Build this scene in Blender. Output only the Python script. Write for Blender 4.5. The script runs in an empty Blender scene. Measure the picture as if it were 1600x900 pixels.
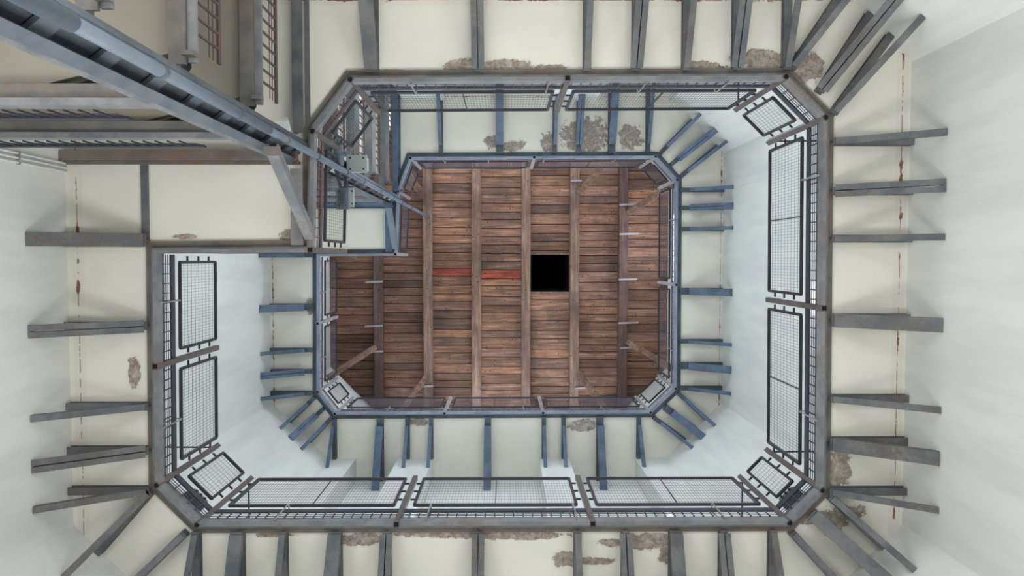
import bpy, bmesh, math, random
from mathutils import Vector, Matrix
from mathutils.geometry import tessellate_polygon
random.seed(7)
S = bpy.context.scene; COL = S.collection
# ------------------------------------------------------------------ camera
F = 1150.0; CZ = 1.5                    # focal length in pixels (1600 wide), eye height
ZEN = (790.0, 405.0)                    # pixel of the zenith
zc = Vector(((ZEN[0]-800)/F, -(ZEN[1]-450)/F, -1)).normalized()
xc = (Vector((1,0,0)) - zc*zc.x).normalized()
yc = zc.cross(xc)
M3 = Matrix((xc, yc, zc))
cd = bpy.data.cameras.new('camera'); cam = bpy.data.objects.new('camera', cd); COL.objects.link(cam)
cd.sensor_width = 36; cd.lens = F/1600*36; cd.clip_start = .02; cd.clip_end = 200
cam.matrix_world = Matrix.Translation((0,0,CZ)) @ M3.to_4x4()
S.camera = cam
def P(px, py, h):                       # world point seen at a pixel, at h metres above the eye
    v = M3 @ Vector(((px-800)/F, -(py-450)/F, -1))
    v *= h/v.z
    return Vector((v.x, v.y, h+CZ))
def P2(px, py, h):
    v = P(px, py, h); return Vector((v.x, v.y))
# ------------------------------------------------------------------ light
S.view_settings.view_transform = 'Standard'; S.view_settings.look = 'None'
S.view_settings.gamma = 1; S.view_settings.use_curve_mapping = False
S.view_settings.exposure = 0.06
w = bpy.data.worlds.new('world'); S.world = w; w.use_nodes = True
w.node_tree.nodes['Background'].inputs[0].default_value = (.86,.93,1,1)
w.node_tree.nodes['Background'].inputs[1].default_value = 1.6
def area(name, loc, aim, sx, sy, power, col=(1,1,1)):
    l = bpy.data.lights.new(name, 'AREA'); l.shape = 'RECTANGLE'; l.size = sx; l.size_y = sy
    l.energy = power; l.color = col
    o = bpy.data.objects.new(name, l); COL.objects.link(o); o.location = loc
    o.rotation_euler = (Vector(aim)-Vector(loc)).to_track_quat('-Z','Y').to_euler()
    return o
# south archway daylight; north, west and east lamps are added fill
area('daylight_arch_south', (0,4.6,1.2), (0,-.3,6.0), 5.0, 2.4, 330, (1,.985,.95))
area('fill_arch_north', (0,-4.2,1.0), (0,.5,6.0), 4.6, 2.2, 150, (1,.99,.96))
area('fill_arch_west', (-4.8,.3,1.0), (1.0,0,6.0), 3.0, 2.2, 90, (1,.99,.96))
area('fill_arch_east', (4.8,.3,1.0), (-1.0,0,6.0), 3.0, 2.2, 90, (1,.99,.96))
# daylight through the windows, upper storeys
BAYS_S = [(-1.90,-1.37), (-.93,.43), (.81,1.65)]
BAYS_N = [(-2.26,-1.27), (-.75,.58), (1.13,2.05)]
YS, YN = 2.53, -1.97            # faces of the piers on the two long walls
YSB, YNB = 2.81, -2.15          # recessed backs between the piers
XL, XR = -2.96, 2.74
Z1, Z2, Z3 = 5.0, 9.28, 12.4    # heights above the eye: galleries, ceiling
WZ = [(5.7, 7.3), (9.9, 12.0)]
for k, (za, zb) in enumerate(WZ):
    for x0, x1 in BAYS_S:
        area('window_daylight', ((x0+x1)/2, YSB+.42, CZ+(za+zb)/2), ((x0+x1)/2, 0, CZ+(za+zb)/2-.3), x1-x0-.1, zb-za, (62, 66)[k]*(x1-x0), (.84,.93,1))
    for x0, x1 in BAYS_N:
        area('window_daylight', ((x0+x1)/2, YNB-.42, CZ+(za+zb)/2), ((x0+x1)/2, 0, CZ+(za+zb)/2-.3), x1-x0-.1, zb-za, (46, 40)[k]*(x1-x0), (.84,.93,1))
area('window_daylight', (XR+.45, -.17, CZ+11.4), (0,-.1,CZ+11.4), 1.0, 1.3, 55, (.9,.95,1))
area('window_daylight', (XR+.45, .35, CZ+6.3), (0,.2,CZ+6.6), .3, .55, 8, (.93,.93,1))

# ------------------------------------------------------------------ materials
def nt(name):
    m = bpy.data.materials.new(name); m.use_nodes = True
    t = m.node_tree; b = t.nodes['Principled BSDF']
    return m, t, b
def nd(t, typ, **kw):
    n = t.nodes.new(typ)
    for k, v in kw.items(): setattr(n, k, v)
    return n
def math_(t, op, a, b=None, c=None, clamp=False):
    n = t.nodes.new('ShaderNodeMath'); n.operation = op; n.use_clamp = clamp
    for i, v in enumerate((a, b, c)):
        if v is None: continue
        if isinstance(v, (int, float)): n.inputs[i].default_value = v
        else: t.links.new(v, n.inputs[i])
    return n.outputs[0]
def mix(t, fac, a, b):
    n = t.nodes.new('ShaderNodeMix'); n.data_type = 'RGBA'
    for s, v in ((n.inputs[0], fac), (n.inputs[6], a), (n.inputs[7], b)):
        if isinstance(v, (int, float)): s.default_value = v
        elif isinstance(v, tuple): s.default_value = (*v, 1) if len(v) == 3 else v
        else: t.links.new(v, s)
    return n.outputs[2]
def noise(t, vec, scale, detail=5, rough=.6, sc=None):
    if sc:
        mp = t.nodes.new('ShaderNodeMapping'); mp.inputs['Scale'].default_value = sc
        t.links.new(vec, mp.inputs[0]); vec = mp.outputs[0]
    n = t.nodes.new('ShaderNodeTexNoise'); n.inputs['Scale'].default_value = scale
    n.inputs['Detail'].default_value = detail; n.inputs['Roughness'].default_value = rough
    t.links.new(vec, n.inputs['Vector']); return n.outputs['Fac']
def ramp(t, fac, a, b):
    n = t.nodes.new('ShaderNodeMapRange'); n.inputs[1].default_value = a; n.inputs[2].default_value = b
    n.interpolation_type = 'SMOOTHSTEP'
    t.links.new(fac, n.inputs[0]); return n.outputs[0]
def bump(t, b, h, dist, strength=1):
    n = t.nodes.new('ShaderNodeBump'); n.inputs['Distance'].default_value = dist; n.inputs['Strength'].default_value = strength
    t.links.new(h, n.inputs['Height']); t.links.new(n.outputs[0], b.inputs['Normal'])
def coord(t): return t.nodes.new('ShaderNodeTexCoord').outputs['Object']
def geo(t): return t.nodes.new('ShaderNodeNewGeometry').outputs['Position']

def steel(name, base, alt, rust, amt=.5, rough=.6):
    m, t, b = nt(name); g = geo(t)
    n1 = noise(t, g, 5, 6, .65); n2 = noise(t, g, 38, 5, .7); n3 = noise(t, g, 1.7, 4)
    c = mix(t, ramp(t, n1, .35, .65), base, alt)
    c = mix(t, math_(t, 'MULTIPLY', ramp(t, n3, .56-.1*amt, .70), ramp(t, n2, .40, .62)), c, rust)
    c = mix(t, math_(t, 'MULTIPLY', ramp(t, n2, .62, .72), .5), c, tuple(v*.4 for v in base))
    t.links.new(c, b.inputs['Base Color']); b.inputs['Roughness'].default_value = rough
    bump(t, b, n2, .002, .5)
    return m
M = {}
M['steel'] = steel('weathered_grey_paint', (.085,.097,.115), (.165,.17,.175), (.13,.10,.078), 1.6)
M['rim'] = steel('brown_grey_rim', (.115,.105,.098), (.17,.165,.15), (.21,.13,.08), 1.8)
M['steel_rusty'] = steel('rusty_grey_paint', (.13,.13,.13), (.20,.195,.185), (.26,.12,.055), 2.0)
M['steel_up'] = steel('daylight_tinted_grey', (.07,.105,.165), (.115,.165,.25), (.07,.07,.075), .6)  # blue cast of daylight on the farther gallery is mixed into this grey
M['steel_up_dark'] = steel('shaded_slate', (.055,.07,.09), (.085,.11,.14), (.065,.055,.05), 1.0)  # darker copy for farther beams; partly own colour, partly shade painted in
M['steel_mast'] = steel('galvanised_blue_grey', (.085,.105,.13), (.13,.15,.175), (.17,.14,.11), .5, .5)
M['pipe'] = steel('galvanised_pipe', (.125,.16,.20), (.16,.195,.24), (.11,.13,.15), .3, .5)
M['dark'] = steel('black_enamel', (.026,.027,.034), (.034,.035,.045), (.05,.045,.045), .2, .5)
M['toe'] = steel('dark_blue_bar', (.03,.032,.05), (.045,.045,.065), (.06,.05,.05), .3, .5)
M['toe_red'] = steel('dark_red_bar', (.10,.06,.06), (.07,.06,.07), (.18,.06,.04), .9, .5)
M['post'] = steel('brown_grey_post', (.13,.115,.11), (.10,.085,.085), (.15,.09,.07), .8, .5)
M['post_up'] = steel('pale_grey_post', (.36,.36,.40), (.28,.28,.31), (.15,.12,.12), .5, .5)
M['lip'] = steel('pale_worn_flange', (.25,.25,.26), (.155,.165,.18), (.22,.15,.11), .8, .55)
M['lip_up'] = steel('pale_blue_flange', (.30,.33,.40), (.20,.24,.31), (.15,.15,.16), .4, .55)
M['mesh_up'] = steel('violet_grey_wire', (.13,.125,.17), (.17,.16,.21), (.1,.1,.12), .3, .5)
M['box'] = steel('grey_green_enclosure', (.34,.39,.38), (.38,.43,.41), (.30,.28,.24), .2, .5)
M['lampbox'] = steel('teal_grey_housing', (.11,.155,.175), (.14,.19,.21), (.08,.08,.08), .2, .4)
M['iron'] = steel('bare_iron', (.25,.24,.25), (.33,.31,.31), (.16,.12,.11), .4, .45)

def plaster_wall():
    m, t, b = nt('wall_plaster'); g = geo(t)
    st = noise(t, g, 3.0, 6, .6, (1.6,1.6,.25)); sp = noise(t, g, 22, 4, .6)
    c = mix(t, ramp(t, st, .35, .7), (.76,.77,.75), (.67,.685,.675))
    c = mix(t, math_(t, 'MULTIPLY', ramp(t, noise(t, g, 7, 6, .7, (1.4,1.4,.12)), .60, .75), .25), c, (.50,.51,.50))
    t.links.new(c, b.inputs['Base Color']); b.inputs['Roughness'].default_value = .85
    bump(t, b, sp, .004, .35); return m
M['wall'] = plaster_wall()

def slab_mat(name, h, patches, cracks, base=(.82,.80,.725)):
    m, t, b = nt(name); g = geo(t)
    sep = nd(t, 'ShaderNodeSeparateXYZ'); t.links.new(g, sep.inputs[0]); X, Y = sep.outputs[0], sep.outputs[1]
    n1 = noise(t, g, 2.2, 5, .55); n2 = noise(t, g, 9, 7, .72); n3 = noise(t, g, 45, 4, .7)
    c = mix(t, ramp(t, n1, .35, .7), base, tuple(v*k for v, k in zip(base, (.93,.935,.945))))
    # flaked patches where the lime coat has come away
    best = None
    dn = math_(t, 'MULTIPLY', math_(t, 'SUBTRACT', n2, .5), 2.6)
    for px, py, rx, ry in patches:
        q = P(px, py, h); a = rx*h/F; bb = ry*h/F
        dx = math_(t, 'DIVIDE', math_(t, 'SUBTRACT', X, q.x), a); dy = math_(t, 'DIVIDE', math_(t, 'SUBTRACT', Y, q.y), bb)
        d = math_(t, 'SQRT', math_(t, 'ADD', math_(t, 'MULTIPLY', dx, dx), math_(t, 'MULTIPLY', dy, dy)))
        best = d if best is None else math_(t, 'MINIMUM', best, d)
    k = None
    if best is not None:
        dd = math_(t, 'ADD', best, dn)
        k = ramp(t, dd, 1.08, 1.0)
        pc = mix(t, ramp(t, n3, .38, .66), (.40,.345,.295), (.22,.185,.16))
        pc = mix(t, ramp(t, noise(t, g, 16, 4, .6), .5, .68), pc, (.52,.46,.42))
        halo = math_(t, 'MULTIPLY', ramp(t, dd, 1.5, 1.05), .22)
        c = mix(t, halo, c, (.60,.52,.44)); c = mix(t, k, c, pc)
    for axis, pos in cracks:
        s = X if axis == 'x' else Y
        wob = math_(t, 'MULTIPLY', math_(t, 'SUBTRACT', noise(t, g, 3, 3), .5), .012)
        d = math_(t, 'ABSOLUTE', math_(t, 'ADD', math_(t, 'SUBTRACT', s, pos), wob))
        band = math_(t, 'MULTIPLY', ramp(t, d, .045, .035), .35); c = mix(t, band, c, (.74,.66,.59))
        line = math_(t, 'MULTIPLY', ramp(t, d, .0042, .002), ramp(t, noise(t, g, 14, 3), .44, .50)); c = mix(t, math_(t, 'MULTIPLY', line, .8), c, (.17,.11,.09))
        dd2 = math_(t, 'ADD', d, math_(t, 'MULTIPLY', math_(t, 'SUBTRACT', n2, .5), .09))
        chip = math_(t, 'MULTIPLY', ramp(t, dd2, .006, .002), ramp(t, noise(t, g, 2.6, 2), .50, .56)); c = mix(t, chip, c, (.20,.11,.085))
    t.links.new(c, b.inputs['Base Color']); b.inputs['Roughness'].default_value = .88
    hgt = math_(t, 'ADD', math_(t, 'MULTIPLY', noise(t, g, 6, 4), .5), math_(t, 'MULTIPLY', n3, .12))
    if k is not None: hgt = math_(t, 'ADD', hgt, math_(t, 'MULTIPLY', k, math_(t, 'ADD', .6, n3)))
    bump(t, b, hgt, .012, .45); return m
M['slab1'] = slab_mat('cream_limewash_nearer', Z1,
    [(722,104,28,11),(797,105,38,11),(1100,104,28,8),(610,112,22,4),(862,106,24,6),(1195,95,44,16),(1258,108,24,24),(210,583,10,24),(458,366,18,9),
     (565,842,40,9),(690,834,70,7),(800,836,85,7),(430,836,30,4),(885,873,20,12),(925,877,30,6),(958,847,28,6),(1015,845,42,12),(1042,866,12,14),(1312,735,16,32),(1325,800,26,14),(1300,815,24,18),(1262,812,16,8),(290,370,20,4)],
    [('x', 2.685), ('x', -2.89), ('y', -1.735)])
M['slab2'] = slab_mat('cream_limewash_farther', Z2,
    [(770,222,13,10),(803,228,17,8),(915,212,34,26),(985,213,18,18),(856,222,10,16),(655,659,16,6),(912,664,24,9),(484,480,5,14)],
    [('x', 2.715), ('x', -2.93), ('y', -2.03)], (.80,.775,.69))
M['slab3'] = slab_mat('shaded_limewash_stair', 3.2, [], [], (.31,.285,.235))  # landing plaster; shade on its left part is mixed into the whole base

def wood(name, axis, c0, c1, c2, attr=False):
    m, t, b = nt(name); g = geo(t)
    sc = (1.0,14,14) if axis == 'x' else ((14,1.0,14) if axis == 'y' else (5,5,5))
    gr = noise(t, g, 2.2, 8, .68, sc); bl = noise(t, g, 1.6, 5, .6)
    c = mix(t, ramp(t, gr, .32, .58), c0, c1); c = mix(t, ramp(t, gr, .52, .72), c, c2)
    c = mix(t, math_(t, 'MULTIPLY', ramp(t, bl, .42, .66), .55), c, tuple(v*.4 for v in c0))
    if attr:
        a = nd(t, 'ShaderNodeAttribute', attribute_name='board')
        mm = nd(t, 'ShaderNodeMix', data_type='RGBA', blend_type='MULTIPLY'); mm.inputs[0].default_value = 1
        t.links.new(c, mm.inputs[6]); t.links.new(a.outputs['Color'], mm.inputs[7]); c = mm.outputs[2]
    v = nd(t, 'ShaderNodeTexVoronoi'); v.inputs['Scale'].default_value = 11; t.links.new(g, v.inputs['Vector'])
    kn = ramp(t, v.outputs['Distance'], .13, .10); c = mix(t, math_(t, 'MULTIPLY', kn, .9), c, (.012,.008,.007))
    t.links.new(c, b.inputs['Base Color']); b.inputs['Roughness'].default_value = .75
    bump(t, b, gr, .006, .5); return m
M['board'] = wood('weathered_boards', 'x', (.125,.06,.042), (.235,.125,.085), (.42,.255,.17), True)
M['beamwood'] = wood('weathered_beam', 'y', (.12,.068,.052), (.21,.128,.095), (.36,.24,.17))
M['beamdark'] = wood('dark_stained_beam', 'y', (.06,.033,.030), (.10,.058,.05), (.17,.105,.085))
M['bracewood'] = wood('weathered_brace', 'z', (.13,.07,.05), (.22,.13,.09), (.32,.20,.14))
m, t, b = nt('shade_black'); b.inputs['Base Color'].default_value = (.008,.008,.01,1); b.inputs['Roughness'].default_value = 1; M['black'] = m  # near-black; the darkness of unlit hollows is put into the colour
m, t, b = nt('pale_concrete'); g = geo(t); t.links.new(mix(t, noise(t, g, 3), (.55,.53,.49), (.42,.41,.38)), b.inputs['Base Color']); b.inputs['Roughness'].default_value = .9; M['floor'] = m
m, t, b = nt('window_glass')
tr = nd(t, 'ShaderNodeBsdfTransparent'); gl = nd(t, 'ShaderNodeBsdfGlossy'); gl.inputs['Roughness'].default_value = .05
mx = nd(t, 'ShaderNodeMixShader'); mx.inputs[0].default_value = .08
t.links.new(tr.outputs[0], mx.inputs[1]); t.links.new(gl.outputs[0], mx.inputs[2]); t.links.new(mx.outputs[0], t.nodes['Material Output'].inputs[0]); M['glass'] = m
m, t, b = nt('white_joinery'); b.inputs['Base Color'].default_value = (.7,.71,.72,1); b.inputs['Roughness'].default_value = .5; M['joinery'] = m

# ------------------------------------------------------------------ mesh helpers
def obj(name, bm, mat, parent=None, loc=(0,0,0)):
    me = bpy.data.meshes.new(name); bmesh.ops.recalc_face_normals(bm, faces=bm.faces); bm.to_mesh(me); bm.free()
    if mat: me.materials.append(M[mat] if isinstance(mat, str) else mat)
    o = bpy.data.objects.new(name, me); COL.objects.link(o)
    if parent:
        o.parent = parent; o.location = -parent.location if parent.type == 'EMPTY' else (0,0,0)
    return o
def tag(o, label=None, cat=None, group=None, kind=None):
    if label: o['label'] = label
    if cat: o['category'] = cat
    if group: o['group'] = group
    if kind: o['kind'] = kind
    return o
def empty(name, loc, label, cat, group=None):
    o = bpy.data.objects.new(name, None); COL.objects.link(o); o.location = loc; o.empty_display_size = .1
    return tag(o, label, cat, group)
def box(bm, x0, x1, y0, y1, z0, z1):
    v = [bm.verts.new((x, y, z)) for z in (z0, z1) for y in (y0, y1) for x in (x0, x1)]
    for f in ((0,1,3,2),(4,6,7,5),(0,4,5,1),(2,3,7,6),(0,2,6,4),(1,5,7,3)): bm.faces.new([v[i] for i in f])
    return v
def extr(bm, a, b, prof, side, up=None):
    """extrude a closed 2D profile (s,u) from a to b"""
    a = Vector(a); b = Vector(b); d = (b-a).normalized()
    side = Vector(side); side = (side - d*side.dot(d)).normalized(); up = side.cross(d).normalized()
    if up.z < 0 and abs(up.z) > .02: up = -up
    r0 = [bm.verts.new(a+side*s+up*u) for s, u in prof]; r1 = [bm.verts.new(b+side*s+up*u) for s, u in prof]
    n = len(prof)
    for i in range(n): bm.faces.new((r0[i], r0[(i+1)%n], r1[(i+1)%n], r1[i]))
    bm.faces.new(r0[::-1]); bm.faces.new(r1)
def rect(w, h, u0=None):
    if u0 is None: u0 = -h/2
    return [(-w/2,u0),(w/2,u0),(w/2,u0+h),(-w/2,u0+h)]
def bar(bm, a, b, w, h=None, side=(1,0,0)): extr(bm, a, b, rect(w, h or w), side)
def perp(a, b):
    d = (Vector(b)-Vector(a)).normalized()
    s = d.cross(Vector((0,0,1)))
    return s if s.length > .05 else Vector((1,0,0))
def tube(bm, pts, r, n=8):
    rings = []; pts = [Vector(p) for p in pts]
    pd = None
    for i, p in enumerate(pts):
        d = (pts[min(i+1, len(pts)-1)] - pts[max(i-1, 0)]).normalized()
        if pd is None or abs(pd.dot(d)) > .999: ref = perp(p, p+d) if pd is None else s
        s = (ref if pd is None else s) ; s = (s - d*s.dot(d)).normalized(); u = d.cross(s); pd = d
        rr = r[i] if isinstance(r, (list, tuple)) else r
        rings.append([bm.verts.new(p + (s*math.cos(k*2*math.pi/n) + u*math.sin(k*2*math.pi/n))*rr) for k in range(n)])
    for q in range(len(rings)-1):
        for k in range(n): bm.faces.new((rings[q][k], rings[q][(k+1)%n], rings[q+1][(k+1)%n], rings[q+1][k]))
    bm.faces.new(rings[0][::-1]); bm.faces.new(rings[-1])
def prism(bm, poly, z0, z1, holes=()):
    """vertical prism on a 2D polygon with optional holes"""
    loops = [poly] + list(holes)
    flat = [p for l in loops for p in l]
    tri = tessellate_polygon([[Vector((p[0], p[1], 0)) for p in l] for l in loops])
    lo = [bm.verts.new((p[0], p[1], z0)) for p in flat]; hi = [bm.verts.new((p[0], p[1], z1)) for p in flat]
    for a, b_, c in tri:
        try: bm.faces.new((lo[a], lo[b_], lo[c])); bm.faces.new((hi[a], hi[c], hi[b_]))
        except ValueError: pass
    k = 0
    for l in loops:
        n = len(l)
        for i in range(n): bm.faces.new((lo[k+i], lo[k+(i+1)%n], hi[k+(i+1)%n], hi[k+i]))
        k += n
def offset_poly(poly, d):
    """positive = outward from the opening (poly listed so that its outside lies left/right consistently)"""
    n = len(poly); A = sum(poly[i].x*poly[(i+1)%n].y - poly[(i+1)%n].x*poly[i].y for i in range(n))
    sg = 1 if A > 0 else -1; out = []
    for i in range(n):
        p0, p1, p2 = poly[i-1], poly[i], poly[(i+1)%n]
        e0 = (p1-p0).normalized(); e1 = (p2-p1).normalized()
        n0 = Vector((e0.y, -e0.x))*sg; n1 = Vector((e1.y, -e1.x))*sg
        m_ = (n0+n1); m_ /= m_.length_squared/2 if m_.length_squared > 1e-6 else 1
        out.append(p1 + m_*d)
    return out
V3 = lambda p, z: Vector((p[0], p[1], z))

# ------------------------------------------------------------------ the shell
TOP = CZ+Z3
bm = bmesh.new(); box(bm, -9, 9, -9, 9, -.2, 0); tag(obj('floor', bm, 'floor'), kind='structure')
def wall_x(name, y0, y1, x0, x1, holes):
    """wall running along X, holes = (x0,x1,z0,z1)"""
    xs = sorted({x0, x1, *[h[0] for h in holes], *[h[1] for h in holes]}); zs = sorted({0, TOP+.1, *[h[2] for h in holes], *[h[3] for h in holes]})
    bm = bmesh.new()
    for i in range(len(xs)-1):
        for j in range(len(zs)-1):
            cx, cz = (xs[i]+xs[i+1])/2, (zs[j]+zs[j+1])/2
            if any(h[0] < cx < h[1] and h[2] < cz < h[3] for h in holes): continue
            box(bm, xs[i], xs[i+1], y0, y1, zs[j], zs[j+1])
    bmesh.ops.remove_doubles(bm, verts=bm.verts, dist=1e-5)
    return tag(obj(name, bm, 'wall'), kind='structure')
def wall_y(name, x0, x1, y0, y1, holes):
    ys = sorted({y0, y1, *[h[0] for h in holes], *[h[1] for h in holes]}); zs = sorted({0, TOP+.1, *[h[2] for h in holes], *[h[3] for h in holes]})
    bm = bmesh.new()
    for i in range(len(ys)-1):
        for j in range(len(zs)-1):
            cy, cz = (ys[i]+ys[i+1])/2, (zs[j]+zs[j+1])/2
            if any(h[0] < cy < h[1] and h[2] < cz < h[3] for h in holes): continue
            box(bm, x0, x1, ys[i], ys[i+1], zs[j], zs[j+1])
    bmesh.ops.remove_doubles(bm, verts=bm.verts, dist=1e-5)
    return tag(obj(name, bm, 'wall'), kind='structure')
hs, hn = [], []
for za, zb in WZ:
    hs += [(a+.06, b-.06, CZ+za, CZ+zb) for a, b in BAYS_S]; hn += [(a+.06, b-.06, CZ+za, CZ+zb) for a, b in BAYS_N]
arch = (0, 3.3)
wall_x('wall_south', YSB, YSB+.35, XL-.35, XR+.35, hs + [(-2.2, 2.0, *arch)])
wall_x('wall_north', YNB-.35, YNB, XL-.35, XR+.35, hn + [(-2.2, 2.0, *arch)])
hr = [(-.75,.40, CZ+10.75, CZ+12.05), (.20,.50, CZ+6.03, CZ+6.56)]
wall_y('wall_east', XR, XR+.35, YNB, YSB, hr + [(-1.2,1.7, *arch)])
wall_y('wall_west', XL-.35, XL, YNB, YSB, [(-1.2,1.7, *arch)])
wn = 0
for (x0, x1, z0, z1), y in [(h, YSB+.2) for h in hs] + [(h, YNB-.2) for h in hn]:
    wn += 1; bm = bmesh.new()
    for a, b, c, d in ((x0,x0+.05,z0,z1),(x1-.05,x1,z0,z1),(x0+.05,x1-.05,z0,z0+.05),(x0+.05,x1-.05,z1-.05,z1),((x0+x1)/2-.02,(x0+x1)/2+.02,z0+.05,z1-.05)):
        box(bm, a, b, y-.03, y+.03, c, d)
    fr = tag(obj('window_%d' % wn, bm, 'joinery'), kind='structure')
    bm = bmesh.new(); box(bm, x0+.05, x1-.05, y-.004, y+.004, z0+.05, z1-.05); obj('pane', bm, 'glass', fr)
for y0, y1, z0, z1 in hr:
    wn += 1; bm = bmesh.new(); x = XR+.2
    for a, b, c, d in ((y0,y0+.04,z0,z1),(y1-.04,y1,z0,z1),(y0+.04,y1-.04,z0,z0+.04),(y0+.04,y1-.04,z1-.04,z1)):
        box(bm, x-.03, x+.03, a, b, c, d)
    fr = tag(obj('window_%d' % wn, bm, 'joinery'), kind='structure')
    bm = bmesh.new(); box(bm, x-.004, x+.004, y0+.04, y1-.04, z0+.04, z1-.04); obj('pane', bm, 'glass', fr)
# piers between the window bays, and the four bevelled corners
def piers(nm, bays, ya, yb, xa, xb):
    xs = [xa] + [v for b_ in bays for v in b_] + [xb]; n = 0
    for i in range(0, len(xs), 2):
        n += 1; bm = bmesh.new()
        z0 = 0 if i in (0, len(xs)-2) else arch[1]
        box(bm, xs[i], xs[i+1], min(ya, yb), max(ya, yb), z0, TOP+.1)
        tag(obj('wall_%s_pier_%d' % (nm, n), bm, 'wall'), kind='structure')
piers('south', BAYS_S, YS, YSB, -2.27, 2.07); piers('north', BAYS_N, YNB, YN, -2.33, 2.13)
for nm, poly in (('north_east', [(XR,-1.33),(2.10,-1.97),(2.10,YNB),(XR,YNB)]), ('south_east', [(XR,1.83),(XR,YSB),(2.04,YSB),(2.04,YS)]),
                 ('south_west', [(XL,1.82),(-2.25,YS),(-2.25,YSB),(XL,YSB)]), ('north_west', [(XL,-1.33),(XL,YNB),(-2.32,YNB),(-2.32,-1.97)])):
    bm = bmesh.new(); prism(bm, poly, 0, TOP+.1); tag(obj('wall_'+nm, bm, 'wall'), kind='structure')

# ------------------------------------------------------------------ boarded ceiling, beams, hatch
BX = [590, 668, 744, 822, 898, 974]; ZB = Z3-.15
bxs = [P(x, 430, ZB).x for x in BX]
h0 = P(829, 398, Z3); h1 = P(890, 456, Z3)
bm = bmesh.new(); cl = bm.loops.layers.float_color.new('board')
edges = [XL-.1] + bxs + [XR+.1]
red_y = P(700, 430, Z3).y
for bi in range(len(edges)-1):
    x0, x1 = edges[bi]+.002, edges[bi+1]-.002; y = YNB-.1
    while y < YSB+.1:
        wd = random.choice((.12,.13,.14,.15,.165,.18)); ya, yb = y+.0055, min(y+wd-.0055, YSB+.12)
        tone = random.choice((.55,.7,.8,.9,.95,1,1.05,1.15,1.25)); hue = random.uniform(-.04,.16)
        tone *= 1.0 if bi >= 2 else .8  # left bays darkened in the board colour for the dimmer light there
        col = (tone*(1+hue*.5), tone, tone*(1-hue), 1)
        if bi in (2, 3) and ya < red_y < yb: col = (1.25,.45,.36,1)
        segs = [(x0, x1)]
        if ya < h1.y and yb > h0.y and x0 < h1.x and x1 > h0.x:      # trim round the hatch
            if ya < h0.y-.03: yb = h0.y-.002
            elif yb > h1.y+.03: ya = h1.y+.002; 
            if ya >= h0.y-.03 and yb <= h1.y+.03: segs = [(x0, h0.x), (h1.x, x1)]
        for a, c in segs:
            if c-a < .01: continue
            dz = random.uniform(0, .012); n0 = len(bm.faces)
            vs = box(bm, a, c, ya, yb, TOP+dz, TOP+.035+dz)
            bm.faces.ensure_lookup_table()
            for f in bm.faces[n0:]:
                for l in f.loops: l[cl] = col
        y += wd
bm2 = bm
bm = bmesh.new()
ce = obj('ceiling', bm2, 'board'); tag(ce, kind='structure')
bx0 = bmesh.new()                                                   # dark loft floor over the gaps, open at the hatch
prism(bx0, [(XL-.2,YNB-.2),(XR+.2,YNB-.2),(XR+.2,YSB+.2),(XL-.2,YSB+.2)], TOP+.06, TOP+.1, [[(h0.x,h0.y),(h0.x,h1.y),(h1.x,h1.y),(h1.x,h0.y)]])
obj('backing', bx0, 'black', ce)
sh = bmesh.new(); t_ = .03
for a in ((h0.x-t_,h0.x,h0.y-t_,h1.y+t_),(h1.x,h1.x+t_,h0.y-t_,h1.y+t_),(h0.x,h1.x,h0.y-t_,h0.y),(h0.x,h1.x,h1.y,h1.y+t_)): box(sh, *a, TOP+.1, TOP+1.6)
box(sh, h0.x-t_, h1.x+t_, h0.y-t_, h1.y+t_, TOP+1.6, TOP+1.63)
tag(obj('trim_hatch_shaft', sh, 'black'), kind='structure')  # near-black walls paint in the darkness above the hatch
hf = bmesh.new(); t_ = .022
for a in ((h0.x-t_,h0.x,h0.y-t_,h1.y+t_),(h1.x,h1.x+t_,h0.y-t_,h1.y+t_),(h0.x,h1.x,h0.y-t_,h0.y),(h0.x,h1.x,h1.y,h1.y+t_)): box(hf, *a, TOP-.02, TOP+.05)
tag(obj('trim_hatch', hf, 'beamwood'), kind='structure')
bm.free()
def ordn(i): return ('first','second','third','fourth','fifth','sixth','seventh','eighth','ninth','tenth','eleventh')[i]
for i, x in enumerate(bxs):
    bm = bmesh.new(); hw = .075
    prof = [(-hw,-.15),(hw,-.15),(hw,0),(.01,0),(-hw,0)]
    extr(bm, (x, YNB, TOP), (x, YSB, TOP), prof, (1,0,0))
    bmesh.ops.bevel(bm, geom=[e for e in bm.edges], offset=.008, segments=1, affect='EDGES', clamp_overlap=True)
    lab = 'brown timber ceiling beam under the boards, %s of six from the left' % ordn(i)
    if i == 3: lab = 'brown timber ceiling beam touching the left side of the black hatch'
    if i == 4: lab = 'brown timber ceiling beam touching the right side of the black hatch'
    tag(obj('ceiling_beam', bm, 'beamdark' if i in (0, 5) else 'beamwood'), lab, 'beam', 'timber beams across the boarded ceiling')
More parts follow.
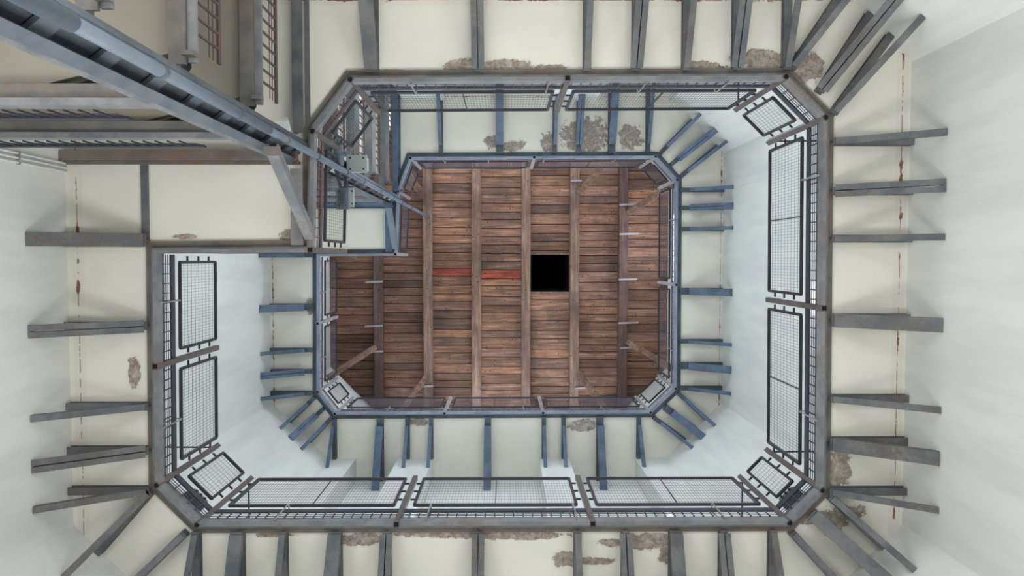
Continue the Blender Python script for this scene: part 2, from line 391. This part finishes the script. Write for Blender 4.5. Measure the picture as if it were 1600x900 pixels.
for a, b, zb, lab in (((903,302),(948,252),11.6,'timber knee brace at top of the fifth ceiling beam'), ((982,332),(1052,288),11.5,'timber knee brace at upper right corner of the boarded ceiling'),
        ((586,543),(513,590),11.5,'timber knee brace at lower left of the boarded ceiling, on the leftmost beam'), ((664,592),(628,640),11.6,'reddish timber knee brace at bottom of the second ceiling beam'),
        ((661,305),(636,270),11.6,'timber knee brace at upper left corner of the boarded ceiling'), ((904,583),(948,642),11.6,'timber knee brace at bottom of the fifth ceiling beam'),
        ((981,534),(1050,576),11.5,'timber knee brace at lower right of the boarded ceiling, on the rightmost beam')):
    p, q = P(*a, Z3-.12), P(*b, zb); bm = bmesh.new(); bar(bm, p, q, .10, .09, perp(p, q))
    bmesh.ops.bevel(bm, geom=list(bm.edges), offset=.008, segments=1, affect='EDGES')
    tag(obj('timber_brace', bm, 'bracewood'), lab, 'brace', 'timber knee braces under the ceiling')
straps = [(968,996,320),(968,998,366),(966,996,437),(966,998,505),(969,996,544),(571,598,441),(570,598,510),(569,599,550),(657,677,604),(898,922,607),(892,909,283)]
snames = ['uppermost strap on the rightmost beam','second strap down on the rightmost beam','middle strap on the rightmost beam','fourth strap down on the rightmost beam','lowest strap on the rightmost beam',
          'upper strap on the leftmost beam','middle strap on the leftmost beam','lowest strap on the leftmost beam','strap at the foot of the second beam from left','strap at the foot of the fifth beam from left','strap at the head of the fifth beam from left']
for (a, b, y), nm in zip(straps, snames):
    p, q = P(a, y, ZB-.018), P(b, y-1, ZB-.018); bm = bmesh.new(); bar(bm, p, q, .03, .012, (0,1,0))
    for s in (p, q):
        tube(bm, [s+Vector((.012 if s is p else -.012,0,-.014)), s+Vector((.012 if s is p else -.012,0,.02))], .009, 8)
    tag(obj('iron_strap', bm, 'iron'), 'flat iron strap, ' + nm, 'strap', 'iron straps on the ceiling beams')

# ------------------------------------------------------------------ galleries
# corner order: TL1 TL2 TR1 TR2 BR1 BR2 BL2 BL1 N1 N2 (clockwise in the picture)
PX1 = [(488,206),(548,124),(1225,120),(1288,184),(1283,764),(1231,816),(311,819),(247,756),(243,390),(485,388)]
PX2 = [(621,299),(641,246),(1024,244),(1058,281),(1056,607),(1016,645),(524,647),(496,612),(496,397),(617,396)]
POLY = {1: [P2(*p, Z1) for p in PX1], 2: [P2(*p, Z2) for p in PX2]}
SIDE = ['upper left angled corner','upper side','upper right angled corner','right side','lower right angled corner','lower side','lower left angled corner','left side','notch lower edge','notch side edge']
LEV = {1: 'nearer gallery', 2: 'farther gallery'}
ST = {1: 'steel', 2: 'steel_up'}
outer = [(XL-.05,YNB-.05),(XR+.05,YNB-.05),(XR+.05,YSB+.05),(XL-.05,YSB+.05)]
VX, VY = -1.345, -.70         # corner of the stair well
for lv, h in ((1, Z1), (2, Z2)):
    z = CZ+h; poly = POLY[lv]; o1 = offset_poly(poly, .01)
    # wedge-shaped slot between the stair landing and the gallery
    wedge = [(XL+.12, VY-.10), (VX-.08, VY-.10), (VX-.12, VY-.26), (-2.0, VY-.13)]
    if lv == 2: wedge = [(XL+.06, VY-.10), (VX-.08, VY-.10), (VX-.08, YN+.02), (-2.28, YN+.02), (XL+.06, -1.36)]
    bm = bmesh.new(); prism(bm, outer, z, z+.12, [[(p.x, p.y) for p in o1], wedge])
    o = obj('gallery_slab', bm, 'slab%d' % lv)
    tag(o, 'cream plastered underside of the %s, flaking in patches' % LEV[lv], 'gallery floor', kind='structure')
    o2 = offset_poly(poly, .055); oi = offset_poly(poly, -.028)
    for i in range(10):
        j = (i+1) % 10
        def hexa(bm, A, B, za, zb):
            vs = [bm.verts.new(V3(p, zz)) for zz in (za, zb) for p in (A[i], A[j], B[j], B[i])]
            for f in ((3,2,1,0),(4,5,6,7),(0,1,5,4),(1,2,6,5),(2,3,7,6),(3,0,4,7)): bm.faces.new([vs[k] for k in f])
        bm = bmesh.new()
        hexa(bm, offset_poly(poly, -.001), offset_poly(poly, .012), z-.05, z+.12)   # web
        rb = bmesh.new(); hexa(rb, offset_poly(poly, .0121), o2, z-.02, z-.001)                          # outer flange against the plaster
        eb = tag(obj('edge_beam', bm, ST[lv] if lv == 1 else 'steel_up_dark'), 'steel edge beam around the %s opening, %s' % (LEV[lv], SIDE[i]), 'beam', 'edge beams of the %s' % LEV[lv])
        tag(obj('rim_plate', rb, 'rim' if lv == 1 else 'steel_up_dark', eb), 'brownish worn rim against the plaster' if lv == 1 else None)
        bm = bmesh.new(); hexa(bm, oi, offset_poly(poly, -.0012), z-.05, z-.032); hexa(bm, oi, offset_poly(poly, -.022), z-.0315, z+.03)
        tag(obj('flange', bm, 'lip' if lv == 1 else 'lip_up', eb), 'paler worn inner flange')

# ---- railings
def wire_panel(root, A, B, z0, z1, fm, wm, lv, mids=1):
    """A,B 2D ends; a frame with real wires"""
    d = (B-A); L = d.length; d = d/L; s = Vector((d.y, -d.x, 0)); fw = .02
    a0, b0, a1, b1 = V3(A, z0), V3(B, z0), V3(A, z1), V3(B, z1)
    bm = bmesh.new(); dv = Vector((d.x, d.y, 0))
    bar(bm, a0, b0, fw, fw, s); bar(bm, a1, b1, fw, fw, s); bar(bm, a0, a1, fw, fw, s); bar(bm, b0, b1, fw, fw, s)
    for k in (.2, .5, .8):                       # tabs that hold the panel to the posts
        zz = z0+(z1-z0)*k
        bar(bm, V3(A, zz)-dv*.045, V3(A, zz), .012, .012, s); bar(bm, V3(B, zz), V3(B, zz)+dv*.045, .012, .012, s)
    fr = obj('panel_frame', bm, fm, root)
    if mids and L > .8:
        bm = bmesh.new(); mpt = (A+B)/2; bar(bm, V3(mpt, z0), V3(mpt, z1), .008, .008, s); obj('mid_bar', bm, fm, fr)
    bm = bmesh.new(); n = int(L/.022); r = .0016 if lv == 1 else .0026
    for k in range(1, n):
        p = A+d*(L*k/n); bar(bm, V3(p, z0), V3(p, z1), r, r, s)
    m_ = int((z1-z0)/.062)
    for k in range(1, m_):
        zz = z0+(z1-z0)*k/m_; bar(bm, V3(A, zz), V3(B, zz), r, r, s)
    obj('wire_mesh', bm, wm, fr)
def kick(root, A, B, z0, z1, tm, hh=.06, rod=.0075):
    d = (B-A); L = d.length; d = d/L; s = Vector((d.y, -d.x, 0))
    bm = bmesh.new(); bar(bm, V3(A, z1+hh/2), V3(B, z1+hh/2), .012, hh, s); obj('toe_bar', bm, tm, root)
    bm = bmesh.new(); n = max(2, int(L/.066))
    for k in range(1, n):
        p = A+d*(L*k/n); bar(bm, V3(p, z0), V3(p, z1+.02), rod, rod, s)
    for f in (.55, .75): bar(bm, V3(A, z0+(z1-z0)*f), V3(B, z0+(z1-z0)*f), .004, .004, s)
    obj('kick_grille', bm, tm, root)
def hook(root, p, s, z):
    bm = bmesh.new(); pts = []
    for k in range(9):
        a = math.pi*k/8; pts.append(Vector((p[0], p[1], z+.30)) + Vector((s.x, s.y, 0))*(.03*math.cos(a)) + Vector((0,0,.03*math.sin(a))))
    pts = [pts[0]-Vector((0,0,.30))] + pts + [pts[-1]-Vector((0,0,.10))]
    tube(bm, pts, .0055, 6); obj('cable_hook', bm, 'iron', root)
def along(A, B, pa, pb, val):
    """parameter along edge for a measured pixel coordinate"""
    return A.lerp(B, (val-pa)/(pb-pa))
SPL = {1: {1: [('x', 885)], 3: [('y', 478)], 5: [('x', 924), ('x', 619)], 7: [('y', 569)]},
       2: {1: [('x', 834)], 3: [('y', 444)], 5: [('x', 848), ('x', 694)], 7: [('y', 504)]}}
HOOK = {1: {1: [641, 855, 1008, 1137], 3: [272, 655], 5: [1131, 900, 665, 430], 7: [470, 668]},
        2: {1: [692, 762, 850, 962], 3: [342, 548], 5: [943, 818, 603], 7: [456, 561], 8: [548]}}
for lv, h in ((1, Z1), (2, Z2)):
    z = CZ+h; px = PX1 if lv == 1 else PX2; rp = offset_poly(POLY[lv], -.012); pm = 'post' if lv == 1 else 'post_up'
    for i in range(10):
        A, B = rp[i], rp[(i+1)%10]; d = (B-A).normalized(); mid = (A+B)/2
        root = empty('railing', (mid.x, mid.y, z+.03), 'wire grid railing standing on the %s of the %s opening' % (SIDE[i], LEV[lv]), 'railing', 'railings of the %s' % LEV[lv])
        ax = None; pts = [A]
        for axis, val in SPL[lv].get(i, []):
            k = 0 if axis == 'x' else 1; pts.append(A.lerp(B, (val-px[i][k])/(px[(i+1)%10][k]-px[i][k])))
        pts.append(B)
        s = Vector((d.y, -d.x, 0))
        posts = list(pts[1:-1]) + ([A, B] if i in (0, 2, 4, 6) else []) + ([B] if i == 8 else [])
        for p in posts:
            bm = bmesh.new()
            for sx, sy in ((-1,0),(1,0),(0,-1),(0,1)):       # hollow square tube, open at the foot
                c = Vector((p.x, p.y, 0)) + Vector((d.x,d.y,0))*sx*.0175 + s*sy*.0175
                wdt, dpt = (.038,.003) if sy else (.003,.038)
                extr(bm, c+Vector((0,0,z-.056)), c+Vector((0,0,z+1.02)), [(-wdt/2,-dpt/2),(wdt/2,-dpt/2),(wdt/2,dpt/2),(-wdt/2,dpt/2)], Vector((d.x,d.y,0)))
            box(bm, p.x-.012, p.x+.012, p.y-.012, p.y+.012, z+.99, z+1.0)
            po = obj('post', bm, pm, root)
            bm = bmesh.new(); box(bm, p.x-.015, p.x+.015, p.y-.015, p.y+.015, z-.051, z-.045); tag(obj('tube_shade_plug', bm, 'black', po), 'black plug painting the dark hollow of the square tube')  # black plug stands in for the shade inside the tube
        if i in (2, 4, 6):
            for p, nb in ((A, (i-1)%10), (B, (i+1)%10)):
                e = (rp[(nb+1)%10]-rp[nb]).normalized(); on = Vector((e.y, -e.x)); on = on if on.dot(p) > 0 else -on
                reach = min([abs(w_)-abs(c_) for w_, c_, q_ in ((XR if p.x > 0 else XL, p.x, on.x), (YSB if p.y > 0 else YNB, p.y, on.y)) if abs(q_) > .7])
                bm = bmesh.new(); bar(bm, V3(p+on*.016, z+.96), V3(p+on*(reach-.002), z+.96), .011, .011, (0,0,1)); obj('tie_rod', bm, 'dark', root)
        for k in range(len(pts)-1):
            a, b = pts[k], pts[k+1]; gap = .075
            if (b-a).length < .3: gap = .05
            wire_panel(root, a+d*gap, b-d*gap, z+.34, z+.99, 'dark', 'dark' if lv == 1 else 'mesh_up', lv)
        kick(root, A+d*.02, B-d*.02, z+.03, z+.19, ('toe' if i not in (0, 9) else 'toe_red') if lv == 1 else 'mesh_up', .06 if lv == 1 else .03)
        for v in HOOK[lv].get(i, []):
            k = 0 if i in (1, 5, 8) else 1; q = A.lerp(B, (v-px[i][k])/(px[(i+1)%10][k]-px[i][k])); q = q + Vector((-s.x,-s.y))*0
            hook(root, q, s*-1, z-.03)

# ---- cantilever brackets
I_ = lambda w, hh: [(-w/2,-hh),(w/2,-hh),(w/2,-hh+.012),(.006,-hh+.012),(.006,-.012),(w/2,-.012),(w/2,0),(-w/2,0),(-w/2,-.012),(-.006,-.012),(-.006,-hh+.012),(-w/2,-hh+.012)]
L_ = lambda w: [(-w/2,-.006),(w/2,-.006),(w/2,.006),(-w/2+.01,.006),(-w/2+.01,w*.8),(-w/2,w*.8)]
def bracket(lv, a, b, kind, label, dz=.43, rust=False):
    """a: 2D point at the edge beam, b: 2D point on the wall"""
    z = CZ+(Z1 if lv == 1 else Z2); a = Vector(a[:2]); b = Vector(b[:2]); d = (b-a).normalized(); s = Vector((d.y, -d.x, 0))
    root = empty('gallery_bracket', (b.x, b.y, z-dz), label, 'bracket', 'brackets under the %s' % LEV[lv])
    mt = ST[lv] if not rust else 'steel_rusty'
    wb = .052 if kind != 'wide' else .085
    bm = bmesh.new(); extr(bm, V3(a, z-.002), V3(b-d*.002, z-.002), I_(wb, .06), s); obj('beam', bm, 'steel_up_dark' if lv == 2 else mt, root)
    bm = bmesh.new(); p0, p1 = V3(a+d*(.015 if lv == 1 else .10), z-.068 if lv == 1 else z-.11), V3(b-d*.004, z-dz)
    if kind == 'double':
        for sg in (-1, 1):
            pr = [(sg*(.004),-.006),(sg*.042,-.006),(sg*.042,.004),(sg*.014,.004),(sg*.014,.045),(sg*.004,.045)]
            extr(bm, p0, p1, pr, s)
    elif kind == 'wide':
        extr(bm, p0, p1, [(-.045,-.006),(.045,-.006),(.045,.035),(.035,.035),(.035,.004),(-.035,.004),(-.035,.035),(-.045,.035)], s)
    else: extr(bm, p0, p1, L_(.042), s)
    # gusset end plate fixed to the wall
    obj('brace', bm, mt, root)
def row(lv, side, items, axis, wallpos, edge_i, deep=None):
    z = Z1 if lv == 1 else Z2; o = offset_poly(POLY[lv], .035)
    e0, e1 = o[edge_i], o[(edge_i+1)%10]
    vert = side in ('right', 'left')
    for n, (v, kind) in enumerate(items):
        if vert:
            y = P(790, v, z).y; x = e0.lerp(e1, max(0, min(1, (y-e0.y)/(e1.y-e0.y)))).x; a = (x, y); b = (wallpos, y)
            where = '%s from the top' % ordn(n)
        else:
            x = P(v, 405, z).x; y = e0.lerp(e1, max(0, min(1, (x-e0.x)/(e1.x-e0.x)))).y; a = (x, y)
            wp = wallpos
            if deep and any(q0 < x < q1 for q0, q1 in deep[0]): wp = deep[1]
            b = (x, wp); where = '%s from the left' % ordn(n)
        name = {'right':'right side','left':'left side','top':'upper side','bottom':'lower side'}[side]
        tone = 'grey' if lv == 1 else 'blue-grey'
        bracket(lv, a, b, kind, '%s wall bracket, %s, on the %s of the %s' % (tone, where, name, LEV[lv]))
s_, d_, w_ = 'single', 'double', 'wide'
row(1, 'right', [(222,s_),(299,d_),(373,s_),(500,w_),(622,s_),(692,w_),(766,s_)], 'y', XR, 3)
row(1, 'left', [(376,w_),(508,d_),(632,s_),(700,d_),(762,s_)], 'y', XL, 7)
row(1, 'top', [(585,w_),(748,d_),(915,s_),(990,d_),(1067,s_),(1144,d_),(1221,s_)], 'x', YN, 1, (BAYS_N, YNB))
row(1, 'bottom', [(303,s_),(368,w_),(440,s_),(522,w_),(603,d_),(747,d_),(903,s_),(978,d_),(1057,w_),(1132,d_),(1210,s_)], 'x', YS, 5, (BAYS_S, YSB))
row(2, 'right', [(297,s_),(325,d_),(358,s_),(455,w_),(533,s_),(571,w_),(606,s_)], 'y', XR, 3)
row(2, 'left', [(397,w_),(479,w_),(546,s_),(579,d_),(613,s_)], 'y', XL, 7)
row(2, 'top', [(690,s_),(781,w_),(866,s_),(903,d_),(954,w_),(1010,s_)], 'x', YN, 1, (BAYS_N, YNB))
row(2, 'bottom', [(521,s_),(593,w_),(636,s_),(673,s_),(762,w_),(850,s_),(881,s_),(938,w_),(999,s_)], 'x', YS, 5, (BAYS_S, YSB))
def corner(lv, items, name):
    z = Z1 if lv == 1 else Z2
    for n, (ax, ay, fx, fy, kind) in enumerate(items):
        a = P2(ax, ay, z); b = P2(fx, fy, z-.43)
        tone = 'grey' if lv == 1 else 'blue-grey'
        best = 9
        for nx_, ny_, cc in ((1,0,XR),(-1,0,-XL),(0,1,YS),(0,-1,-YN),(1,1,XR+1.83),(-1,1,-XL+1.82),(1,-1,XR+1.33)):
            den = nx_*(b.x-a.x)+ny_*(b.y-a.y)
            if den > 1e-6: best = min(best, (cc-nx_*a.x-ny_*a.y)/den)
        b = a+(b-a)*best
        bracket(lv, a, b, kind, '%s diagonal bracket, %s from left, %s corner of the %s' % (tone, ordn(n), name, LEV[lv]))
corner(1, [(1233,110,1332,-4,s_),(1276,146,1398,4,d_),(1297,180,1437,33,s_)], 'upper right')
corner(1, [(1233,828,1345,945,s_),(1263,798,1392,912,w_),(1292,772,1424,886,s_)], 'lower right')
corner(1, [(240,765,107,893,s_),(294,829,165,948,s_)], 'lower left')
corner(2, [(1031,240,1090,183,s_),(1047,258,1112,208,d_),(1062,277,1129,226,s_)], 'upper right')
corner(2, [(1020,651,1087,703,s_),(1038,635,1103,686,w_),(1058,613,1124,671,s_)], 'lower right')
corner(2, [(493,620,433,674,s_),(507,637,447,691,d_),(521,650,466,707,s_)], 'lower left')

# ------------------------------------------------------------------ stair landings in the upper left corner
LZ = [2.54, 3.22, 4.07, 5.86, 6.72, 7.57, 8.42]
LN = ['lowest','second lowest','third lowest, just under the nearer gallery','fourth from below, just over the nearer gallery','fifth from below','sixth from below','topmost, just under the farther gallery']
for k, h in enumerate(LZ):
    z = CZ+h
    low = k == 0
    root = empty('stair_landing', (-2.1, -1.4, z), 'corner stair landing beside the tall mast, %s' % LN[k], 'stair landing', 'stair landings stacked in the upper left corner')
    sm = 'steel_rusty' if k < 3 else 'steel'
    bm = bmesh.new()
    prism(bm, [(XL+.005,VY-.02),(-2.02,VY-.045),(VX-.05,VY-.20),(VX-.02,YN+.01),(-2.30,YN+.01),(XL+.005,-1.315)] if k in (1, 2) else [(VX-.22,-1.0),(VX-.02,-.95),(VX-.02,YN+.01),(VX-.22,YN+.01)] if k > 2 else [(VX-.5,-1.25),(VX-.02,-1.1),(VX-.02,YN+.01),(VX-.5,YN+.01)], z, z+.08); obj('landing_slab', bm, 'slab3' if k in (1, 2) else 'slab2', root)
    bm = bmesh.new()                                         # dark sheet added so the wedge reads as a shadowed void
    prism(bm, [(-2.4,VY+.02),(VX-.16,VY+.02),(VX-.05,VY-.15),(VX-.05,VY-.45),(-2.4,VY-.30)], z+.085, z+.10)
    if k in (1, 2): obj('void_sheet', bm, 'dark', root)
    else: bm.free()
    bm = bmesh.new()                                         # channel along X
    Y0 = VY
    extr(bm, (XL, Y0, z), (VX-.14, Y0, z), [(-.05,-.03),(.012,-.03),(.012,-.015),(-.035,-.015),(-.035,.05),(-.05,.05)], (0,1,0))
    if not low: obj('long_beam', bm, sm, root)
    else: bm.free()
    bm = bmesh.new(); extr(bm, (XL, Y0+.03, z-.03), (VX-.10, Y0+.03, z-.03), rect(.032,.08,-.02), (0,1,0))
    if not low: obj('long_flange', bm, 'lip', root)
    else: bm.free()
    bm = bmesh.new()
    extr(bm, (VX-.05, -.83, z), (VX-.05, YNB, z), [(-.04,-.04),(.035,-.04),(.035,-.025),(-.025,-.025),(-.025,.05),(-.04,.05)], (1,0,0)); obj('cross_beam', bm, sm, root)
    bm = bmesh.new(); extr(bm, (VX+.007, -.84, z-.03), (VX+.007, YNB, z-.03), rect(.038,.02,0), (1,0,0)); obj('cross_flange', bm, 'lip', root)
    bm = bmesh.new(); box(bm, VX-.02, VX+.03, -.88, -.86, z-.08, z-.02); obj('splice_plate', bm, sm, root)
    if low: continue
    kick(root, Vector((VX+.02, -.90)), Vector((VX+.02, YNB+.02)), z+.0, z+.22, 'toe_red', .03, .010)
    kick(root, Vector((XL+.02, VY+.045)), Vector((VX-.40, VY+.045)), z+.06, z+.22, 'toe', .05)
# long beams where the galleries meet the stair well
for lv, h in ((1, Z1), (2, Z2)):
    z = CZ+h
    bm = bmesh.new()
    extr(bm, (XL, VY+.01, z-.002), (POLY[lv][9].x-.06, VY+.01, z-.002), [(-.03,-.07),(.035,-.07),(.035,-.055),(-.015,-.055),(-.015,0),(-.03,0)], (0,1,0))
    extr(bm, (XL, VY+.055, z-.004), (POLY[lv][9].x-.06, VY+.055, z-.004), rect(.02,.02,-.02), (0,1,0))
    tag(obj('well_beam', bm, 'steel_rusty' if lv == 1 else 'steel_up'), 'long steel beam from left wall to mast under the %s' % LEV[lv], 'beam')
    bm = bmesh.new()
    extr(bm, (VX-.03, -.84, z-.002), (VX-.03, YNB, z-.002), [(-.035,-.08),(.035,-.08),(.035,-.065),(-.02,-.065),(-.02,0),(-.035,0)], (1,0,0))
    extr(bm, (VX+.02, -.84, z-.004), (VX+.02, YNB, z-.004), rect(.03,.014,-.014), (1,0,0))
    tag(obj('well_beam', bm, ST[lv]), 'steel beam from mast to upper wall under the %s' % LEV[lv], 'beam')
    nx = POLY[lv][8].x
    bm = bmesh.new(); extr(bm, (nx-.06, VY+.07, z-.001), (nx-.06, POLY[lv][8].y-.06, z-.001), rect(.05,.014,-.014), (1,0,0))
    tag(obj('flush_joist', bm, ST[lv]), 'narrow steel joist flush in the plaster beside the notch of the %s' % LEV[lv], 'joist')

# ------------------------------------------------------------------ vertical mast, pipe, knee braces
mz1 = CZ+Z2-.02
A, B = Vector((VX-.0,-.795)), Vector((-1.475,-.69))
dv = (B-A).normalized(); nv = Vector((-dv.y, dv.x)) if (-dv.y) > 0 else Vector((dv.y, -dv.x))   # towards the room
root = empty('vertical_mast', ((A.x+B.x)/2, (A.y+B.y)/2, 0), 'tall blue-grey steel mast rising beside the stair landings', 'mast')
def vch(bm, p, w, dep, z0, z1, flip):
    t = .006; u = dv*flip
    q = [p, p+u*w, p+u*w+nv*t, p+u*t+nv*t, p+u*t+nv*(dep-t), p+u*w+nv*(dep-t), p+u*w+nv*dep, p+nv*dep]
    lo = [bm.verts.new(V3(v, z0)) for v in q]; hi = [bm.verts.new(V3(v, z1)) for v in q]
    for i in range(8): bm.faces.new((lo[i], lo[(i+1)%8], hi[(i+1)%8], hi[i]))
    bm.faces.new(lo[::-1]); bm.faces.new(hi)
bm = bmesh.new(); vch(bm, A, .03, .055, 0, mz1, 1); obj('channel', bm, 'steel_mast', root)
bm = bmesh.new(); vch(bm, B, .05, .07, 0, mz1, -1); obj('channel', bm, 'steel_mast', root)
bm = bmesh.new(); q = [B+dv*.004, B+dv*.03, B+dv*.03+nv*.05, B+dv*.004+nv*.05]; prism(bm, [(v.x, v.y) for v in q], 0, CZ+Z1-.1); tag(obj('cover_strip', bm, 'lip', root), 'tan worn strip along the mast edge')
bm = bmesh.new(); q = [A+dv*.01-nv*.0, B-dv*.01, B-dv*.01+nv*.006, A+dv*.01+nv*.006]; prism(bm, [(v.x, v.y) for v in q], 0, CZ+Z1+.6); obj('web_plate', bm, 'steel_mast', root)
zz = .5
while zz < mz1-.1:
    bm = bmesh.new(); q = [A+dv*.006+nv*.012, B-dv*.008+nv*.012, B-dv*.008+nv*.03, A+dv*.006+nv*.03]; prism(bm, [(v.x, v.y) for v in q], zz, zz+.10)
    obj('batten_plate', bm, 'steel_mast', root); zz += .36
root2 = empty('vertical_pipe', (-1.30,-.71, 0), 'round pale blue-grey pipe running up the mast to the ceiling boards', 'pipe')
pp = Vector((-1.275,-.695)); zs = [0, 1.9+CZ, 3.4+CZ, 4.05+CZ, 5.5+CZ, 7.2+CZ, 8.8+CZ, TOP-.02]
rr = [.0265,.0265,.023,.023,.022,.021,.02,.02]
q0 = [(0,.03),(CZ+2.2,.03),(CZ+2.2,.0245),(CZ+4.0,.0245),(CZ+4.0,.0225),(CZ+6.4,.0225),(CZ+6.4,.021),(TOP,.021)]
for a in range(0, 8, 2):
    bm = bmesh.new(); tube(bm, [V3(pp, q0[a][0]), V3(pp, q0[a+1][0])], q0[a][1], 20)
    for f in bm.faces: f.smooth = len(f.verts) == 4
    obj('pipe_length', bm, 'pipe', root2)
for zc_ in (CZ+2.75, CZ+3.55, CZ+4.3, CZ+5.0, CZ+5.9, CZ+6.6, CZ+7.5, CZ+8.3, CZ+9.0, CZ+9.9):
    bm = bmesh.new()
    tube(bm, [V3(pp, zc_), V3(pp, zc_+.03)], .029, 16); bar(bm, V3(pp, zc_+.015), V3(pp-nv*.05, zc_+.015), .02, .02, (0,0,1)); obj('pipe_clip', bm, 'steel_mast', root2)
bm = bmesh.new(); box(bm, pp.x+.0, pp.x+.11, pp.y-.05, pp.y+.05, TOP-.012, TOP-.001); obj('ceiling_plate', bm, 'beamwood', root2)
for lv, (a, za, b, zb, mt) in {1: ((424,236), 4.12, (484,374), 4.92, 'steel_rusty'), 2: ((606,322), 8.5, (617,389), 9.2, 'steel_up')}.items():
    p, q = P(*a, za), P(*b, zb); p.x -= .0; bm = bmesh.new()
    extr(bm, p, q, [(-.032,-.006),(.032,-.006),(.032,.05),(.022,.05),(.022,.006),(-.022,.006),(-.022,.05),(-.032,.05)], perp(p, q))
    kr = tag(obj('knee_brace', bm, 'pipe' if lv == 2 else 'lip'), '%s steel knee brace from mast to notch corner of the %s' % ('pale grey-brown' if lv == 1 else 'light blue', LEV[lv]), 'brace')
    bm = bmesh.new(); bar(bm, p-Vector((.04,.0,0)), p+Vector((.05,0,0)), .05, .012, (0,1,0)); obj('end_plate', bm, mt, kr)
# column stub at the notch corner of each gallery
for lv, h, nm in ((1, Z1, 'lip'), (2, Z2, 'steel_up')):
    n2, t1 = POLY[lv][9], POLY[lv][0]; z = CZ+h
    bm = bmesh.new(); x = n2.x-.06
    extr(bm, (x, VY+.10, z-.03), (x, n2.y-.02, z-.03), [(-.045,-.06),(.035,-.06),(.035,-.045),(-.03,-.045),(-.03,.0),(-.045,.0)], (1,0,0))
    tag(obj('notch_beam', bm, nm), 'heavy short steel beam along the notch side of the %s' % LEV[lv], 'beam')

# ------------------------------------------------------------------ fittings
R45 = math.radians(45)
def enclosure(name, c, sx, sy, sz, mat, label, cat, ribs=0):
    o = empty(name, (c.x, c.y, c.z-sz/2), label, cat)
    bm = bmesh.new(); box(bm, c.x-sx/2, c.x+sx/2, c.y-sy/2, c.y+sy/2, c.z-sz/2, c.z+sz/2)
    bmesh.ops.bevel(bm, geom=list(bm.edges), offset=.012, segments=2, affect='EDGES'); obj('housing', bm, mat, o)
    bm = bmesh.new(); box(bm, c.x-sx/2-.006, c.x+sx/2+.006, c.y-sy/2-.006, c.y+sy/2+.006, c.z-sz/2-.005, c.z-sz/2+.02); obj('lid_rim', bm, mat, o)
    bm = bmesh.new()
    for dx in (-.35,.35):
        for dy in (-.35,.35): tube(bm, [c+Vector((dx*sx,dy*sy,-sz/2-.008)), c+Vector((dx*sx,dy*sy,-sz/2+.01))], .008, 8)
    obj('screws', bm, 'dark', o)
    bm = bmesh.new()
    for k in range(3): tube(bm, [c+Vector((sx*(-.25+.25*k), -sy/2-.02, 0)), c+Vector((sx*(-.25+.25*k), -sy/2+.005, 0))], .01, 8)
    obj('cable_glands', bm, 'dark', o)
    mc = Vector((max(VX-.10, min(VX-.02, c.x)), -.76, c.z))
    if cat == 'box' and (mc-c).length > .05:
        bm = bmesh.new(); q = Vector((c.x, c.y, c.z+.01)); bar(bm, q, mc+Vector((-.02,.0,.01)), .025, .012, perp(q, mc)); obj('mounting_arm', bm, 'steel_mast', o)
    for k in range(ribs):
        bm = bmesh.new(); xx = c.x-sx/2+sx*(k+.5)/ribs; box(bm, xx-.004, xx+.004, c.y-sy/2+.01, c.y+sy/2-.01, c.z-sz/2-.018, c.z-sz/2-.001); obj('fin', bm, mat, o)
    return o
enclosure('control_box', P(560,257,6.0), .15, .125, .12, 'box', 'pale grey-green box fixed beside the mast above the nearer gallery', 'box')
enclosure('junction_box', P(537,311,6.0), .085, .16, .09, 'pipe', 'blue-grey ribbed junction box hanging beside the notch railing', 'box', 5)
enclosure('junction_box', P(549,309,6.25), .04, .15, .07, 'box', 'narrow pale green junction box beside the blue-grey one', 'box')
enclosure('flood_lamp', P(303,784,5.36), .16, .12, .09, 'lampbox', 'dark teal flood lamp behind the lower left corner railing', 'lamp', 3).rotation_euler.z = R45
enclosure('flood_lamp', P(1238,781,5.36), .16, .12, .09, 'lampbox', 'dark teal flood lamp behind the lower right corner railing', 'lamp', 3).rotation_euler.z = -R45
root = empty('valve_fitting', P(527,232,5.7), 'grey cast pipe fitting with flanges beside the mast', 'valve')
c = P(527,232,5.7)
bm = bmesh.new(); tube(bm, [c+Vector((-.01,-.10,.0)), c+Vector((0,-.03,0)), c+Vector((.01,.03,0)), c+Vector((.03,.13,0))], [.02,.035,.045,.02], 14); obj('body', bm, 'pipe', root)
bm = bmesh.new(); tube(bm, [c+Vector((0,-.045,0)), c+Vector((0,-.03,0))], .05, 14); tube(bm, [c+Vector((.012,.05,0)), c+Vector((.014,.065,0))], .055, 14); obj('collar', bm, 'steel_mast', root)
bm = bmesh.new(); tube(bm, [c+Vector((.03,.02,0)), c+Vector((.10,.04,0))], .013, 10); obj('spout', bm, 'pipe', root)
for k, lab in enumerate(('innermost of three thin conduits running up the left wall','middle of three thin conduits running up the left wall','outermost of three thin conduits, nearest the stair landings')):
    bm = bmesh.new(); y = -.585-.028*k; tube(bm, [(XL+.012, y, 2.2), (XL+.012, y, CZ+Z1-.01)], .008, 10)
    root = tag(obj('wall_conduit', bm, 'joinery'), lab, 'conduit', 'conduits on the left wall')
    bm = bmesh.new()
    for zz in (4.6, 5.3, 6.0): box(bm, XL+.001, XL+.022, y-.011, y+.011, zz, zz+.015)
    obj('saddle_clip', bm, 'iron', root)
